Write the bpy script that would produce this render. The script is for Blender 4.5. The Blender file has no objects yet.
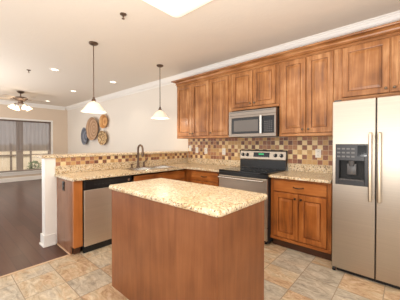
import bpy, bmesh, math, random
from mathutils import Vector, Matrix
random.seed(7)
S = bpy.context.scene
C = S.collection
PI = math.pi

# ------------------------------------------------------------------ camera
cd = bpy.data.cameras.new('camera')
cam = bpy.data.objects.new('camera', cd)
C.objects.link(cam)
cam.location = (3.357, -3.408, 1.2885)
cam.rotation_euler = (PI / 2 - 0.0115, 0, 0.7288)
cd.sensor_width = 36
cd.lens = 36 * 234.4 / 400
cd.shift_y = -0.0089
cd.clip_start = 0.05
S.camera = cam

# ------------------------------------------------------------------ world, exposure
w = bpy.data.worlds.new('world')
S.world = w
w.use_nodes = True
bg = w.node_tree.nodes['Background']
bg.inputs[0].default_value = (1.0, 0.985, 0.97, 1)
bg.inputs[1].default_value = 1.2
S.view_settings.view_transform = 'Standard'
S.view_settings.look = 'None'
S.view_settings.gamma = 1
S.view_settings.use_curve_mapping = False
S.view_settings.exposure = 0.32


def lamp(name, typ, loc, power, color=(1, .9, .78), **kw):
    l = bpy.data.lights.new(name, typ)
    l.energy = power
    l.color = color
    for k, v in kw.items():
        setattr(l, k, v)
    o = bpy.data.objects.new(name, l)
    o.location = loc
    C.objects.link(o)
    return o


# light of the square ceiling fixture over the island
lamp('ceiling_fixture_light', 'AREA', (2.06, -1.96, 2.612), 14, (1, .93, .84), shape='RECTANGLE', size=1.1, size_y=0.55)

# added upward fill lamps, out of view, that brighten the ceiling
bl_ = lamp('ceiling_fill', 'AREA', (3.2, -3.9, 1.0), 120, (1, .975, .95), shape='DISK', size=1.2)
bl_.rotation_euler = (PI - .12, 0, 0)
b2_ = lamp('ceiling_fill', 'AREA', (-3.2, -4.3, .7), 80, (1, .98, .96), shape='DISK', size=1.6)
b2_.rotation_euler = (PI - .12, 0, 0)

# sun outside, over the roof, onto the patio
sun = lamp('sun', 'SUN', (0, 0, 8), 3.2, (1, .96, .9), angle=.02)
sun.rotation_euler = (-.12, math.radians(24), 0)


# ------------------------------------------------------------------ materials
def srgb(r, g, b):
    f = lambda c: (c / 255 / 12.92) if c / 255 <= .04045 else ((c / 255 + .055) / 1.055) ** 2.4
    return (f(r), f(g), f(b), 1)


def newmat(name):
    m = bpy.data.materials.new(name)
    m.use_nodes = True
    nt = m.node_tree
    return m, nt, nt.nodes['Principled BSDF']


def plain(name, col, rough=.5, metal=0, emit=None, es=0, spec=None):
    m, nt, b = newmat(name)
    b.inputs['Base Color'].default_value = col
    b.inputs['Roughness'].default_value = rough
    b.inputs['Metallic'].default_value = metal
    if spec is not None:
        b.inputs['Specular IOR Level'].default_value = spec
    if emit:
        b.inputs['Emission Color'].default_value = emit
        b.inputs['Emission Strength'].default_value = es
    return m


class NT:
    def __init__(s, nt):
        s.nt = nt

    def n(s, t, **kw):
        x = s.nt.nodes.new(t)
        for k, v in kw.items():
            setattr(x, k, v)
        return x

    def l(s, a, b):
        s.nt.links.new(a, b)

    def pos(s, scale=(1, 1, 1), loc=(0, 0, 0)):
        g = s.n('ShaderNodeNewGeometry')
        m = s.n('ShaderNodeMapping')
        m.inputs['Scale'].default_value = scale
        m.inputs['Location'].default_value = loc
        s.l(g.outputs['Position'], m.inputs['Vector'])
        return m.outputs[0]

    def noise(s, vec, scale, detail=4, rough=.55, dist=0):
        x = s.n('ShaderNodeTexNoise')
        x.inputs['Scale'].default_value = scale
        x.inputs['Detail'].default_value = detail
        x.inputs['Roughness'].default_value = rough
        x.inputs['Distortion'].default_value = dist
        s.l(vec, x.inputs['Vector'])
        return x.outputs[0]

    def ramp(s, fac, stops, interp='LINEAR'):
        r = s.n('ShaderNodeValToRGB')
        e = r.color_ramp.elements
        r.color_ramp.interpolation = interp
        while len(e) < len(stops):
            e.new(.5)
        for i, (p, c) in enumerate(stops):
            e[i].position = p
            e[i].color = c
        s.l(fac, r.inputs[0])
        return r.outputs[0]

    def mix(s, fac, a, b, blend='MIX'):
        x = s.n('ShaderNodeMix', data_type='RGBA', blend_type=blend)
        if isinstance(fac, (int, float)):
            x.inputs[0].default_value = fac
        else:
            s.l(fac, x.inputs[0])
        for v, i in ((a, 6), (b, 7)):
            if isinstance(v, tuple):
                x.inputs[i].default_value = v
            else:
                s.l(v, x.inputs[i])
        return x.outputs[2]

    def math(s, op, a, b=None):
        x = s.n('ShaderNodeMath', operation=op)
        for v, i in ((a, 0), (b, 1)):
            if v is None:
                continue
            if isinstance(v, (int, float)):
                x.inputs[i].default_value = v
            else:
                s.l(v, x.inputs[i])
        return x.outputs[0]

    def bump(s, h, bsdf, strength=.2, dist=.01):
        x = s.n('ShaderNodeBump')
        x.inputs['Strength'].default_value = strength
        x.inputs['Distance'].default_value = dist
        s.l(h, x.inputs['Height'])
        s.l(x.outputs[0], bsdf.inputs['Normal'])


def wood(name, c0, c1, c2, axis='z', rough=.34):
    m, nt, b = newmat(name)
    k = NT(nt)
    sc = {'z': (9, 9, .8), 'x': (.8, 9, 9), 'y': (9, .8, 9)}[axis]
    n1 = k.noise(k.pos(sc), 1.6, 5, .6, .6)
    sc2 = {'z': (60, 60, 2.2), 'x': (2.2, 60, 60), 'y': (60, 2.2, 60)}[axis]
    n2 = k.noise(k.pos(sc2), 1.5, 3, .6)
    n3 = k.noise(k.pos((1, 1, 1)), 3.5, 3, .5)
    f = k.math('ADD', k.math('MULTIPLY', n1, .5), k.math('MULTIPLY', n2, .14))
    f = k.math('ADD', f, k.math('MULTIPLY', n3, .36))
    col = k.ramp(f, [(.34, c0), (.5, c1), (.66, c2)])
    k.l(col, b.inputs['Base Color'])
    b.inputs['Roughness'].default_value = rough
    b.inputs['Specular IOR Level'].default_value = .4
    return m


M = {}
WC = (srgb(104, 62, 32), srgb(164, 108, 61), srgb(206, 156, 108))
M['wood'] = wood('stained_maple', *WC)
M['woodx'] = wood('stained_maple_horizontal', *WC, axis='x')
M['woody'] = wood('stained_maple_lengthwise', *WC, axis='y')
WB = (srgb(98, 52, 22), srgb(160, 92, 40), srgb(194, 126, 68))  # same maple as above; its different lighting is put into a more orange tone
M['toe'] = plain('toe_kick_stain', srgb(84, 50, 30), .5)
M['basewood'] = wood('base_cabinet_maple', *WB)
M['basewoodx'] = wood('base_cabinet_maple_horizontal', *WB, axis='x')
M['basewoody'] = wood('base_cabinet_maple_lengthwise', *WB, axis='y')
M['island'] = wood('island_veneer', srgb(110, 63, 34), srgb(134, 81, 46), srgb(152, 96, 58), rough=.36)
M['endpanel'] = wood('end_panel_veneer', srgb(128, 86, 62), srgb(142, 98, 72), srgb(154, 110, 84), rough=.2)


def granite(name):
    m, nt, b = newmat(name)
    k = NT(nt)
    p = k.pos()
    big = k.noise(p, 7, 5, .65, .3)
    base = k.ramp(big, [(.3, srgb(206, 180, 136)), (.5, srgb(222, 202, 166)), (.7, srgb(232, 218, 190))])
    sp = k.noise(p, 42, 4, .7)
    c = k.mix(k.ramp(sp, [(.53, (0, 0, 0, 1)), (.60, (1, 1, 1, 1))]), base, srgb(188, 150, 104))
    sp3 = k.noise(k.pos((1, 1, 1), (2, 9, 4)), 44, 3, .65)
    c = k.mix(k.ramp(sp3, [(.56, (0, 0, 0, 1)), (.62, (1, 1, 1, 1))]), c, srgb(240, 230, 212))
    sp2 = k.noise(k.pos((1, 1, 1), (7, 3, 1)), 62, 3, .65)
    c = k.mix(k.ramp(sp2, [(.56, (0, 0, 0, 1)), (.61, (1, 1, 1, 1))]), c, srgb(112, 80, 58))
    k.l(c, b.inputs['Base Color'])
    b.inputs['Roughness'].default_value = .28
    return m


M['granite'] = granite('cream_granite')


def mosaic(name, ax, pitch, z0, off=0.0, vp=None):
    """square tumbled mosaic tiles; ax = 'x' or 'y', the wall's direction"""
    m, nt, b = newmat(name)
    k = NT(nt)
    g = k.n('ShaderNodeNewGeometry')
    sep = k.n('ShaderNodeSeparateXYZ')
    k.l(g.outputs['Position'], sep.inputs[0])
    u = k.math('DIVIDE', k.math('SUBTRACT', sep.outputs[0 if ax == 'x' else 1], off), pitch)
    v = k.math('DIVIDE', k.math('SUBTRACT', sep.outputs[2], z0), vp or pitch)
    cu, cv = k.math('FLOOR', u), k.math('FLOOR', v)
    cmb = k.n('ShaderNodeCombineXYZ')
    k.l(cu, cmb.inputs[0])
    k.l(cv, cmb.inputs[1])
    wn = k.n('ShaderNodeTexWhiteNoise', noise_dimensions='2D')
    k.l(cmb.outputs[0], wn.inputs['Vector'])
    # alternate lighter and darker tiles, with chance
    chk = k.math('MODULO', k.math('ADD', k.math('ADD', cu, cv), 400), 2)
    r = k.math('ADD', k.math('MULTIPLY', wn.outputs['Value'], .62), k.math('MULTIPLY', chk, .38))
    col = k.ramp(r, [(0, srgb(232, 200, 142)), (.13, srgb(206, 164, 102)), (.24, srgb(242, 214, 160)),
                     (.36, srgb(198, 154, 94)), (.47, srgb(174, 116, 74)), (.57, srgb(138, 78, 50)),
                     (.68, srgb(116, 60, 38)), (.80, srgb(158, 98, 68)), (.92, srgb(104, 50, 32))], 'CONSTANT')
    nz = k.noise(k.pos(), 60, 3)
    col = k.mix(.1, col, k.ramp(nz, [(.3, srgb(150, 105, 70)), (.7, srgb(250, 235, 210))]))
    fu, fv = k.math('FRACT', u), k.math('FRACT', v)
    du = k.math('ABSOLUTE', k.math('SUBTRACT', fu, .5))
    dv = k.math('ABSOLUTE', k.math('SUBTRACT', fv, .5))
    edge = k.math('GREATER_THAN', k.math('MAXIMUM', du, dv), .465)
    col = k.mix(edge, col, srgb(214, 190, 152))
    k.l(col, b.inputs['Base Color'])
    b.inputs['Roughness'].default_value = .4
    k.bump(k.math('SUBTRACT', 1, edge), b, .3, .003)
    return m


M['mosaic_x'] = mosaic('mosaic_tile', 'x', .066, 1.0045, -.005)
M['mosaic_y'] = mosaic('mosaic_tile_strip', 'y', .062, 1.0015, .01, .052)


def slate_floor():
    m, nt, b = newmat('slate_tile')
    k = NT(nt)
    g = k.n('ShaderNodeNewGeometry')
    sep = k.n('ShaderNodeSeparateXYZ')
    k.l(g.outputs['Position'], sep.inputs[0])
    P = .317
    u = k.math('DIVIDE', k.math('SUBTRACT', sep.outputs[0], 2.57), P)
    v = k.math('DIVIDE', k.math('ADD', sep.outputs[1], 2.936), P)
    cu, cv = k.math('FLOOR', u), k.math('FLOOR', v)
    cmb = k.n('ShaderNodeCombineXYZ')
    k.l(cu, cmb.inputs[0])
    k.l(cv, cmb.inputs[1])
    wn = k.n('ShaderNodeTexWhiteNoise', noise_dimensions='2D')
    k.l(cmb.outputs[0], wn.inputs['Vector'])
    # every tile shifts the clouding so each shows its own slate figure
    vm = k.n('ShaderNodeVectorMath', operation='MULTIPLY_ADD')
    k.l(wn.outputs['Color'], vm.inputs[0])
    vm.inputs[1].default_value = (9, 9, 9)
    k.l(g.outputs['Position'], vm.inputs[2])
    mp = k.n('ShaderNodeMapping')
    mp.inputs['Rotation'].default_value = (0, 0, .6)
    mp.inputs['Scale'].default_value = (1, 2.2, 1)
    k.l(vm.outputs[0], mp.inputs['Vector'])
    n1 = k.noise(mp.outputs[0], 2.3, 5, .6, .8)
    f = k.math('ADD', k.math('MULTIPLY', n1, .66), k.math('MULTIPLY', wn.outputs['Value'], .40))
    col = k.ramp(f, [(.30, srgb(160, 159, 151)), (.42, srgb(188, 179, 164)), (.50, srgb(204, 186, 156)),
                     (.57, srgb(200, 160, 116)), (.64, srgb(176, 128, 88)), (.71, srgb(206, 178, 138)), (.82, srgb(178, 170, 156))])
    n2 = k.noise(mp.outputs[0], 6.5, 7, .74, 1.6)
    col = k.mix(.5, col, k.ramp(n2, [(.37, srgb(108, 90, 74)), (.44, srgb(168, 148, 122)), (.53, srgb(196, 180, 154)), (.62, srgb(226, 214, 194))]))
    fu, fv = k.math('FRACT', u), k.math('FRACT', v)
    du = k.math('ABSOLUTE', k.math('SUBTRACT', fu, .5))
    dv = k.math('ABSOLUTE', k.math('SUBTRACT', fv, .5))
    edge = k.math('GREATER_THAN', k.math('MAXIMUM', du, dv), .490)
    col = k.mix(edge, col, srgb(146, 128, 108))
    k.l(col, b.inputs['Base Color'])
    b.inputs['Roughness'].default_value = .42
    k.bump(n2, b, .12, .01)
    return m


M['slate'] = slate_floor()


def plank_floor():
    m, nt, b = newmat('dark_plank_floor')
    k = NT(nt)
    br = k.n('ShaderNodeTexBrick')
    k.l(k.pos(), br.inputs['Vector'])
    br.inputs['Scale'].default_value = 1
    br.inputs['Brick Width'].default_value = 1.2
    br.inputs['Row Height'].default_value = .125
    br.inputs['Mortar Size'].default_value = .003
    br.inputs['Color1'].default_value = srgb(98, 66, 52)
    br.inputs['Color2'].default_value = srgb(78, 52, 41)
    br.inputs['Mortar'].default_value = srgb(48, 30, 24)
    n = k.noise(k.pos((1.5, 30, 1)), 2, 4, .6)
    col = k.mix(.4, br.outputs['Color'], k.ramp(n, [(.3, srgb(74, 50, 41)), (.7, srgb(98, 68, 56))]))
    k.l(col, b.inputs['Base Color'])
    b.inputs['Roughness'].default_value = .3
    b.inputs['Specular IOR Level'].default_value = .3
    return m


M['plank'] = plank_floor()


def paint(name, col, bump=.15, scale=120):
    m, nt, b = newmat(name)
    k = NT(nt)
    b.inputs['Base Color'].default_value = col
    b.inputs['Roughness'].default_value = .85
    b.inputs['Specular IOR Level'].default_value = .2
    k.bump(k.noise(k.pos(), scale, 3), b, bump, .004)
    return m


M['wall'] = paint('cream_wall_paint', srgb(236, 228, 217))
M['wallfar'] = paint('tan_wall_paint', srgb(226, 208, 188))
M['ceil'] = paint('ceiling_paint', srgb(232, 222, 209), .6, 16)
M['trim'] = plain('white_trim_paint', srgb(246, 242, 236), .4)


def brushed(name, col, rough, axis='x'):
    m, nt, b = newmat(name)
    k = NT(nt)
    sc = {'x': (1.2, 1, 260), 'z': (260, 260, 1.2), 'y': (1, 1.2, 260)}[axis]
    n = k.noise(k.pos(sc), 1.0, 2)
    k.l(k.ramp(n, [(.3, tuple(c * .9 for c in col[:3]) + (1,)), (.7, col)]), b.inputs['Base Color'])
    b.inputs['Metallic'].default_value = 1
    b.inputs['Roughness'].default_value = rough
    b.inputs['Anisotropic'].default_value = .5
    return m


M['steel'] = brushed('brushed_steel', srgb(194, 182, 167), .42)
M['steely'] = brushed('brushed_steel_lengthwise', srgb(228, 215, 200), .46, 'y')
M['handle'] = plain('warm_steel_handle', srgb(190, 172, 148), .3, 1)
M['mwsteel'] = brushed('microwave_steel', srgb(158, 146, 135), .4)
M['chrome'] = plain('polished_steel', srgb(222, 216, 208), .18, 1)
M['black'] = plain('black_plastic', srgb(26, 25, 26), .28)
M['blackm'] = plain('black_matte', srgb(22, 21, 21), .6)
M['glassblack'] = plain('black_glass', srgb(14, 14, 16), .06)
M['greyglass'] = plain('grey_oven_glass', srgb(104, 98, 93), .3)
M['grey'] = plain('grey_plastic', srgb(84, 82, 82), .35)
M['darkgrey'] = plain('charcoal_plastic', srgb(44, 43, 45), .35)
M['button'] = plain('button_grey', srgb(112, 111, 110), .5)
M['bronze'] = plain('oiled_bronze', srgb(116, 96, 82), .42, .75)
M['knob'] = plain('pewter_knob', srgb(120, 104, 88), .36, .8)
M['darkpull'] = plain('dark_bronze_pull', srgb(70, 52, 42), .4, .7)
M['white'] = plain('white_plastic', srgb(242, 236, 226), .4)
M['green'] = plain('green_display', srgb(10, 40, 20), .3, 0, srgb(60, 200, 120), .8)
M['shade'] = plain('alabaster_glass', srgb(246, 236, 220), .4, 0, srgb(255, 236, 206), .3)
M['bulb'] = plain('glowing_glass', srgb(255, 240, 215), .4, 0, srgb(255, 226, 186), 2.2)
M['diffuser'] = plain('lit_diffuser', srgb(250, 244, 232), .5, 0, srgb(255, 240, 216), .5)
M['lens'] = plain('lit_downlight', srgb(255, 244, 225), .5, 0, srgb(255, 238, 214), 3.0)
M['blade'] = plain('pale_fan_blade', srgb(196, 178, 158), .5)
M['fence'] = plain('pale_fence_boards', srgb(214, 198, 172), .8)
M['post'] = plain('fence_post', srgb(120, 104, 90), .8)
M['concrete'] = plain('patio_concrete', srgb(170, 160, 148), .9)
M['leaf'] = plain('bush_leaves', srgb(112, 122, 88), .7)
M['rail'] = plain('brown_shade_rail', srgb(104, 86, 76), .5)


def screen_mat():
    m, nt, b = newmat('sheer_shade_fabric')
    k = NT(nt)
    out = nt.nodes['Material Output']
    n = k.noise(k.pos((1, 26, .5)), 1.2, 3)
    k.l(k.ramp(n, [(.3, srgb(146, 136, 131)), (.7, srgb(158, 148, 143))]), b.inputs['Base Color'])
    b.inputs['Roughness'].default_value = .9
    t = k.n('ShaderNodeBsdfTransparent')
    mx = k.n('ShaderNodeMixShader')
    mx.inputs[0].default_value = .88
    k.l(t.outputs[0], mx.inputs[1])
    k.l(b.outputs[0], mx.inputs[2])
    k.l(mx.outputs[0], out.inputs[0])
    return m


def pane_mat():
    m, nt, b = newmat('window_glass')
    k = NT(nt)
    out = nt.nodes['Material Output']
    t = k.n('ShaderNodeBsdfTransparent')
    gl = k.n('ShaderNodeBsdfGlossy')
    gl.inputs['Roughness'].default_value = .02
    mx = k.n('ShaderNodeMixShader')
    mx.inputs[0].default_value = .06
    k.l(t.outputs[0], mx.inputs[1])
    k.l(gl.outputs[0], mx.inputs[2])
    k.l(mx.outputs[0], out.inputs[0])
    return m


M['screen'] = screen_mat()
M['pane'] = pane_mat()


def basket_mat(name, center, stops, scale, swirl=0.0):
    """rings around the basket's own centre, in world metres"""
    m, nt, b = newmat(name)
    k = NT(nt)
    p = k.pos((1, 1, 1), (-center[0], 0, -center[1]))
    sep = k.n('ShaderNodeSeparateXYZ')
    k.l(p, sep.inputs[0])
    rad = k.math('SQRT', k.math('ADD', k.math('POWER', sep.outputs[0], 2), k.math('POWER', sep.outputs[2], 2)))
    ang = k.math('ARCTAN2', sep.outputs[2], sep.outputs[0])
    f = k.math('ADD', k.math('MULTIPLY', rad, scale), k.math('MULTIPLY', k.math('SINE', k.math('MULTIPLY', ang, 6)), swirl))
    f = k.math('FRACT', f)
    n = k.noise(k.pos(), 8, 4)
    f = k.math('ADD', k.math('MULTIPLY', f, .6), k.math('MULTIPLY', n, .4))
    k.l(k.ramp(f, stops), b.inputs['Base Color'])
    b.inputs['Roughness'].default_value = .75
    return m


# ------------------------------------------------------------------ mesh helpers
def link(name, bm, mat, parent=None, smooth=None, loc=None, rz=None):
    me = bpy.data.meshes.new(name)
    bmesh.ops.recalc_face_normals(bm, faces=bm.faces[:])
    bm.to_mesh(me)
    bm.free()
    if smooth is not None:
        for p in me.polygons:
            p.use_smooth = True
        me.set_sharp_from_angle(angle=math.radians(smooth))
    me.materials.append(mat)
    o = bpy.data.objects.new(name, me)
    C.objects.link(o)
    if parent:
        o.parent = parent
    if loc:
        o.location = loc
    if rz:
        o.rotation_euler[2] = rz
    return o


def box(bm, x0, y0, z0, x1, y1, z1, bev=0, seg=2):
    t = bmesh.new()
    v = [t.verts.new((x, y, z)) for x in (x0, x1) for y in (y0, y1) for z in (z0, z1)]
    for f in ((0, 1, 3, 2), (4, 6, 7, 5), (0, 4, 5, 1), (2, 3, 7, 6), (0, 2, 6, 4), (1, 5, 7, 3)):
        t.faces.new([v[i] for i in f])
    if bev:
        bmesh.ops.bevel(t, geom=t.edges[:], offset=bev, segments=seg, affect='EDGES', profile=.5)
    merge(bm, t)
    return bm


def merge(bm, t):
    me = bpy.data.meshes.new('tmp')
    t.to_mesh(me)
    t.free()
    bm.from_mesh(me)
    bpy.data.meshes.remove(me)


def B(*a, **k):
    return box(bmesh.new(), *a, **k)


def tube(bm, pts, r, n=12, caps=True):
    """round bar along a polyline; r a number or one radius per point"""
    pts = [Vector(p) for p in pts]
    rs = r if isinstance(r, (list, tuple)) else [r] * len(pts)
    rings = []
    up = Vector((0, 0, 1))
    for i, p in enumerate(pts):
        d = (pts[min(i + 1, len(pts) - 1)] - pts[max(i - 1, 0)]).normalized()
        a = d.cross(up)
        if a.length < .05:
            a = d.cross(Vector((1, 0, 0)))
        a.normalize()
        if rings and a.dot(last) < 0:
            a = -a
        last = a
        b = d.cross(a)
        rings.append([bm.verts.new(p + (a * math.cos(2 * PI * k / n) + b * math.sin(2 * PI * k / n)) * rs[i]) for k in range(n)])
    for A, Bq in zip(rings, rings[1:]):
        for k in range(n):
            bm.faces.new((A[k], A[(k + 1) % n], Bq[(k + 1) % n], Bq[k]))
    if caps:
        bm.faces.new(rings[0][::-1])
        bm.faces.new(rings[-1])
    return bm


def lathe(bm, prof, n=32, c=(0, 0, 0), axis='z', sx=1, sy=1):
    """prof: list of (radius, height); axis z, or y (height runs towards -y)"""
    def pt(r, h, k):
        a = 2 * PI * k / n
        x, y = r * math.cos(a) * sx, r * math.sin(a) * sy
        if axis == 'z':
            return (c[0] + x, c[1] + y, c[2] + h)
        if axis == 'x':
            return (c[0] + h, c[1] + x, c[2] + y)
        return (c[0] + x, c[1] - h, c[2] + y)
    rings = []
    for r, h in prof:
        if r < 1e-6:
            rings.append([bm.verts.new(pt(0, h, 0))])
        else:
            rings.append([bm.verts.new(pt(r, h, k)) for k in range(n)])
    for A, Q in zip(rings, rings[1:]):
        if len(A) == 1 and len(Q) == 1:
            continue
        for k in range(n):
            if len(A) == 1:
                bm.faces.new((A[0], Q[k], Q[(k + 1) % n]))
            elif len(Q) == 1:
                bm.faces.new((A[k], A[(k + 1) % n], Q[0]))
            else:
                bm.faces.new((A[k], A[(k + 1) % n], Q[(k + 1) % n], Q[k]))
    return bm


def prism(bm, prof, axis, a0, a1):
    """profile polygon swept along x (prof = (y,z)) or y (prof = (x,z))"""
    def pt(p, a):
        return (a, p[0], p[1]) if axis == 'x' else (p[0], a, p[1])
    A = [bm.verts.new(pt(p, a0)) for p in prof]
    Q = [bm.verts.new(pt(p, a1)) for p in prof]
    n = len(prof)
    for i in range(n):
        bm.faces.new((A[i], A[(i + 1) % n], Q[(i + 1) % n], Q[i]))
    bm.faces.new(A[::-1])
    bm.faces.new(Q)
    return bm


def rounded_slab(x0, y0, x1, y1, z0, z1, r, bev, n=8, m=5):
    """slab with rounded plan corners and a bullnose edge"""
    bm = bmesh.new()
    def ring(ins, z):
        rr = max(r - ins, .001)
        out = []
        for cx, cy, a0 in ((x1 - r, y1 - r, 0), (x0 + r, y1 - r, PI / 2), (x0 + r, y0 + r, PI), (x1 - r, y0 + r, 3 * PI / 2)):
            for i in range(n + 1):
                a = a0 + PI / 2 * i / n
                out.append(bm.verts.new((cx + rr * math.cos(a), cy + rr * math.sin(a), z)))
        return out
    rings = []
    for i in range(m + 1):
        t = -PI / 2 + PI / 2 * i / m
        rings.append(ring(bev * (1 - math.cos(t)), z0 + bev + bev * math.sin(t)))
    for i in range(m + 1):
        t = PI / 2 * i / m
        rings.append(ring(bev * (1 - math.cos(t)), z1 - bev + bev * math.sin(t)))
    for A, Q in zip(rings, rings[1:]):
        for k in range(len(A)):
            if (A[k].co - Q[k].co).length > 1e-7 or True:
                bm.faces.new((A[k], A[(k + 1) % len(A)], Q[(k + 1) % len(A)], Q[k]))
    bm.faces.new(rings[0][::-1])
    bm.faces.new(rings[-1])
    bmesh.ops.remove_doubles(bm, verts=bm.verts[:], dist=1e-5)
    return bm


def cells(xs, ys, keep, z0, z1, bev=.006):
    """horizontal slab made of the kept cells of a grid"""
    bm = bmesh.new()
    V = {}
    def v(i, j, z):
        if (i, j, z) not in V:
            V[i, j, z] = bm.verts.new((xs[i], ys[j], z))
        return V[i, j, z]
    K = {(i, j) for i in range(len(xs) - 1) for j in range(len(ys) - 1) if keep((xs[i] + xs[i + 1]) / 2, (ys[j] + ys[j + 1]) / 2)}
    for i, j in K:
        bm.faces.new((v(i, j, z1), v(i + 1, j, z1), v(i + 1, j + 1, z1), v(i, j + 1, z1)))
        bm.faces.new((v(i, j, z0), v(i, j + 1, z0), v(i + 1, j + 1, z0), v(i + 1, j, z0)))
        for di, dj, a, b in ((-1, 0, (i, j), (i, j + 1)), (1, 0, (i + 1, j + 1), (i + 1, j)), (0, -1, (i + 1, j), (i, j)), (0, 1, (i, j + 1), (i + 1, j + 1))):
            if (i + di, j + dj) not in K:
                bm.faces.new((v(*a, z0), v(*a, z1), v(*b, z1), v(*b, z0)))
    bmesh.ops.recalc_face_normals(bm, faces=bm.faces[:])
    bmesh.ops.dissolve_limit(bm, angle_limit=.01, verts=bm.verts[:], edges=bm.edges[:])
    if bev:
        es = [e for e in bm.edges if len(e.link_faces) == 2 and e.link_faces[0].normal.angle(e.link_faces[1].normal) > 1]
        bmesh.ops.bevel(bm, geom=es, offset=bev, segments=2, affect='EDGES', profile=.5)
    return bm


# ------------------------------------------------------------------ scene helpers
def tag(o, label, cat, group=None):
    o['label'] = label
    o['category'] = cat
    if group:
        o['group'] = group
    return o


def thing(name, label, cat, loc=(0, 0, 0), rz=0, group=None):
    o = bpy.data.objects.new(name, None)
    o.empty_display_size = .1
    C.objects.link(o)
    o.location = loc
    o.rotation_euler = (0, 0, rz)
    return tag(o, label, cat, group)


def dup(root, loc, label, rz=0):
    r = root.copy()
    C.objects.link(r)
    r.location = loc
    r.rotation_euler = (0, 0, rz)
    r['label'] = label
    for ch in list(root.children):
        c = ch.copy()
        C.objects.link(c)
        c.parent = r
        for g in ch.children:
            d = g.copy()
            C.objects.link(d)
            d.parent = c
    return r


def struct(name, bm, mat, parent=None, smooth=None, label=None):
    o = link(name, bm, mat, parent, smooth)
    if not parent:
        o['kind'] = 'structure'
        if label:
            o['label'] = label
    return o


H = 2.72          # ceiling height
XL = -6.66        # far left wall
XR = 3.76         # wall on the right of the refrigerator
XO = 5.2          # the room goes on to the right of the camera
YF = -4.7
ZC = 0.90         # counter top

# ------------------------------------------------------------------ the setting
struct('floor', B(.43, YF, -.08, XO, 0, 0), M['slate'], label='multicoloured slate tile kitchen floor')
struct('floor', cells([XL - .15, .43, .4300001], [YF, 0, .0001], lambda x, y: x < .43 and y < 0, -.08, -.001, 0), M['plank'], label='dark glossy plank floor of the living room')
struct('trim', B(.415, YF, 0, .448, -2.41, .006, bev=.002), plain('floor_strip', srgb(206, 176, 144), .5), label='thin light strip where tile meets dark planks')
struct('ceiling', B(XL - .15, YF, H, XO + 1.4, .12, H + .1), M['ceil'], label='beige textured ceiling')
struct('wall_back', B(XL - .15, 0, -.08, XR + .1, .12, H), M['wall'], label='long cream back wall')
struct('wall_right', B(XR, -.95, -.08, XR + .1, 0, H), M['wall'], label='cream wall beside the refrigerator')
# far left wall with the window opening
WY0, WY1, WZ0, WZ1 = -2.44, -.57, .33, 2.10
bm = bmesh.new()
box(bm, XL - .15, YF, -.08, XL, WY0, H)
box(bm, XL - .15, WY1, -.08, XL, 0, H)
box(bm, XL - .15, WY0, -.08, XL, WY1, WZ0)
box(bm, XL - .15, WY0, WZ1, XL, WY1, H)
struct('wall_left', bm, M['wallfar'], label='far tan wall with the window')
# white crown moulding
cp = [(0, 2.59), (-.016, 2.59), (-.016, 2.612), (-.03, 2.622), (-.052, 2.645), (-.07, 2.68), (-.078, 2.69), (-.078, 2.704), (-.094, 2.706), (-.094, H), (0, H)]
struct('trim', prism(bmesh.new(), cp, 'x', XL, XR), M['trim'], label='white crown moulding along the back wall')
struct('trim', prism(bmesh.new(), [(XL - y, z) for y, z in cp], 'y', YF, -.094), M['trim'], label='white crown moulding along the far wall')
bp = [(0, 0), (-.016, 0), (-.016, .12), (-.008, .14), (0, .14)]
struct('baseboard_back', prism(bmesh.new(), bp, 'x', XL, -.15), M['trim'], label='white baseboard of the back wall')
struct('baseboard_left', prism(bmesh.new(), [(XL - y, z) for y, z in bp], 'y', YF, -.016), M['trim'], label='white baseboard under the far window')
# pony wall of the peninsula
PX0, PX1, PY = -.15, -.026, -2.522
struct('wall_peninsula', B(PX0, PY, 0, PX1, 0, 1.106), M['trim'], label='white half wall behind the sink counter')
bm = bmesh.new()
h = .14
box(bm, PX0 - .016, PY - .016, 0, PX1 + .016, PY, h, bev=.003)
box(bm, PX1, PY, 0, PX1 + .016, -2.412, h, bev=.003)
box(bm, PX0 - .016, PY, 0, PX0, -.016, h, bev=.003)
box(bm, PX0 - .028, PY - .028, 0, PX1 + .028, PY - .016, .022, bev=.004)
box(bm, PX1 + .016, PY - .016, 0, PX1 + .028, -2.412, .022, bev=.004)
struct('baseboard_peninsula', bm, M['trim'], label='white baseboard round the end of the half wall')

# window on the far wall
wi = thing('window_1', 'wide window with white frame on the far wall', 'window', (XL, (WY0 + WY1) / 2, WZ0))
wi['kind'] = 'structure'
cy = (WY0 + WY1) / 2
bm = bmesh.new()
t = .09
box(bm, -.02, WY1 - cy, -.0, .018, WY1 - cy + t - .03, WZ1 - WZ0 + .06, bev=.003)
box(bm, -.02, WY0 - cy - t + .03, -.0, .018, WY0 - cy, WZ1 - WZ0 + .06, bev=.003)
box(bm, -.02, WY0 - cy, WZ1 - WZ0, .018, WY1 - cy, WZ1 - WZ0 + .06, bev=.003)
link('casing', bm, M['trim'], wi)
bm = bmesh.new()
box(bm, -.12, -1.505 - cy - .055, 0, -.06, -1.505 - cy + .055, WZ1 - WZ0, bev=.003)
for ya, yb in ((WY0, -1.56), (-1.45, WY1)):
    box(bm, -.11, ya - cy, 0, -.07, ya - cy + .04, WZ1 - WZ0)
    box(bm, -.11, yb - cy - .04, 0, -.07, yb - cy, WZ1 - WZ0)
    box(bm, -.11, ya - cy + .04, 0, -.07, yb - cy - .04, .05)
    box(bm, -.11, ya - cy + .04, WZ1 - WZ0 - .05, -.07, yb - cy - .04, WZ1 - WZ0)
link('window_frame', bm, plain('window_frame_paint', srgb(168, 154, 142), .5), wi)
for ya, yb in ((WY0, -1.56), (-1.45, WY1)):
    link('pane', B(-.092, ya - cy + .04, .05, -.088, yb - cy - .04, WZ1 - WZ0 - .05), M['pane'], wi)
link('window_sill', B(-.11, WY0 - cy - .07, -.035, .05, WY1 - cy + .07, .0, bev=.006), M['trim'], wi)
link('apron', B(.0005, WY0 - cy - .05, -.12, .016, WY1 - cy + .05, -.036, bev=.003), M['trim'], wi)

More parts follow.
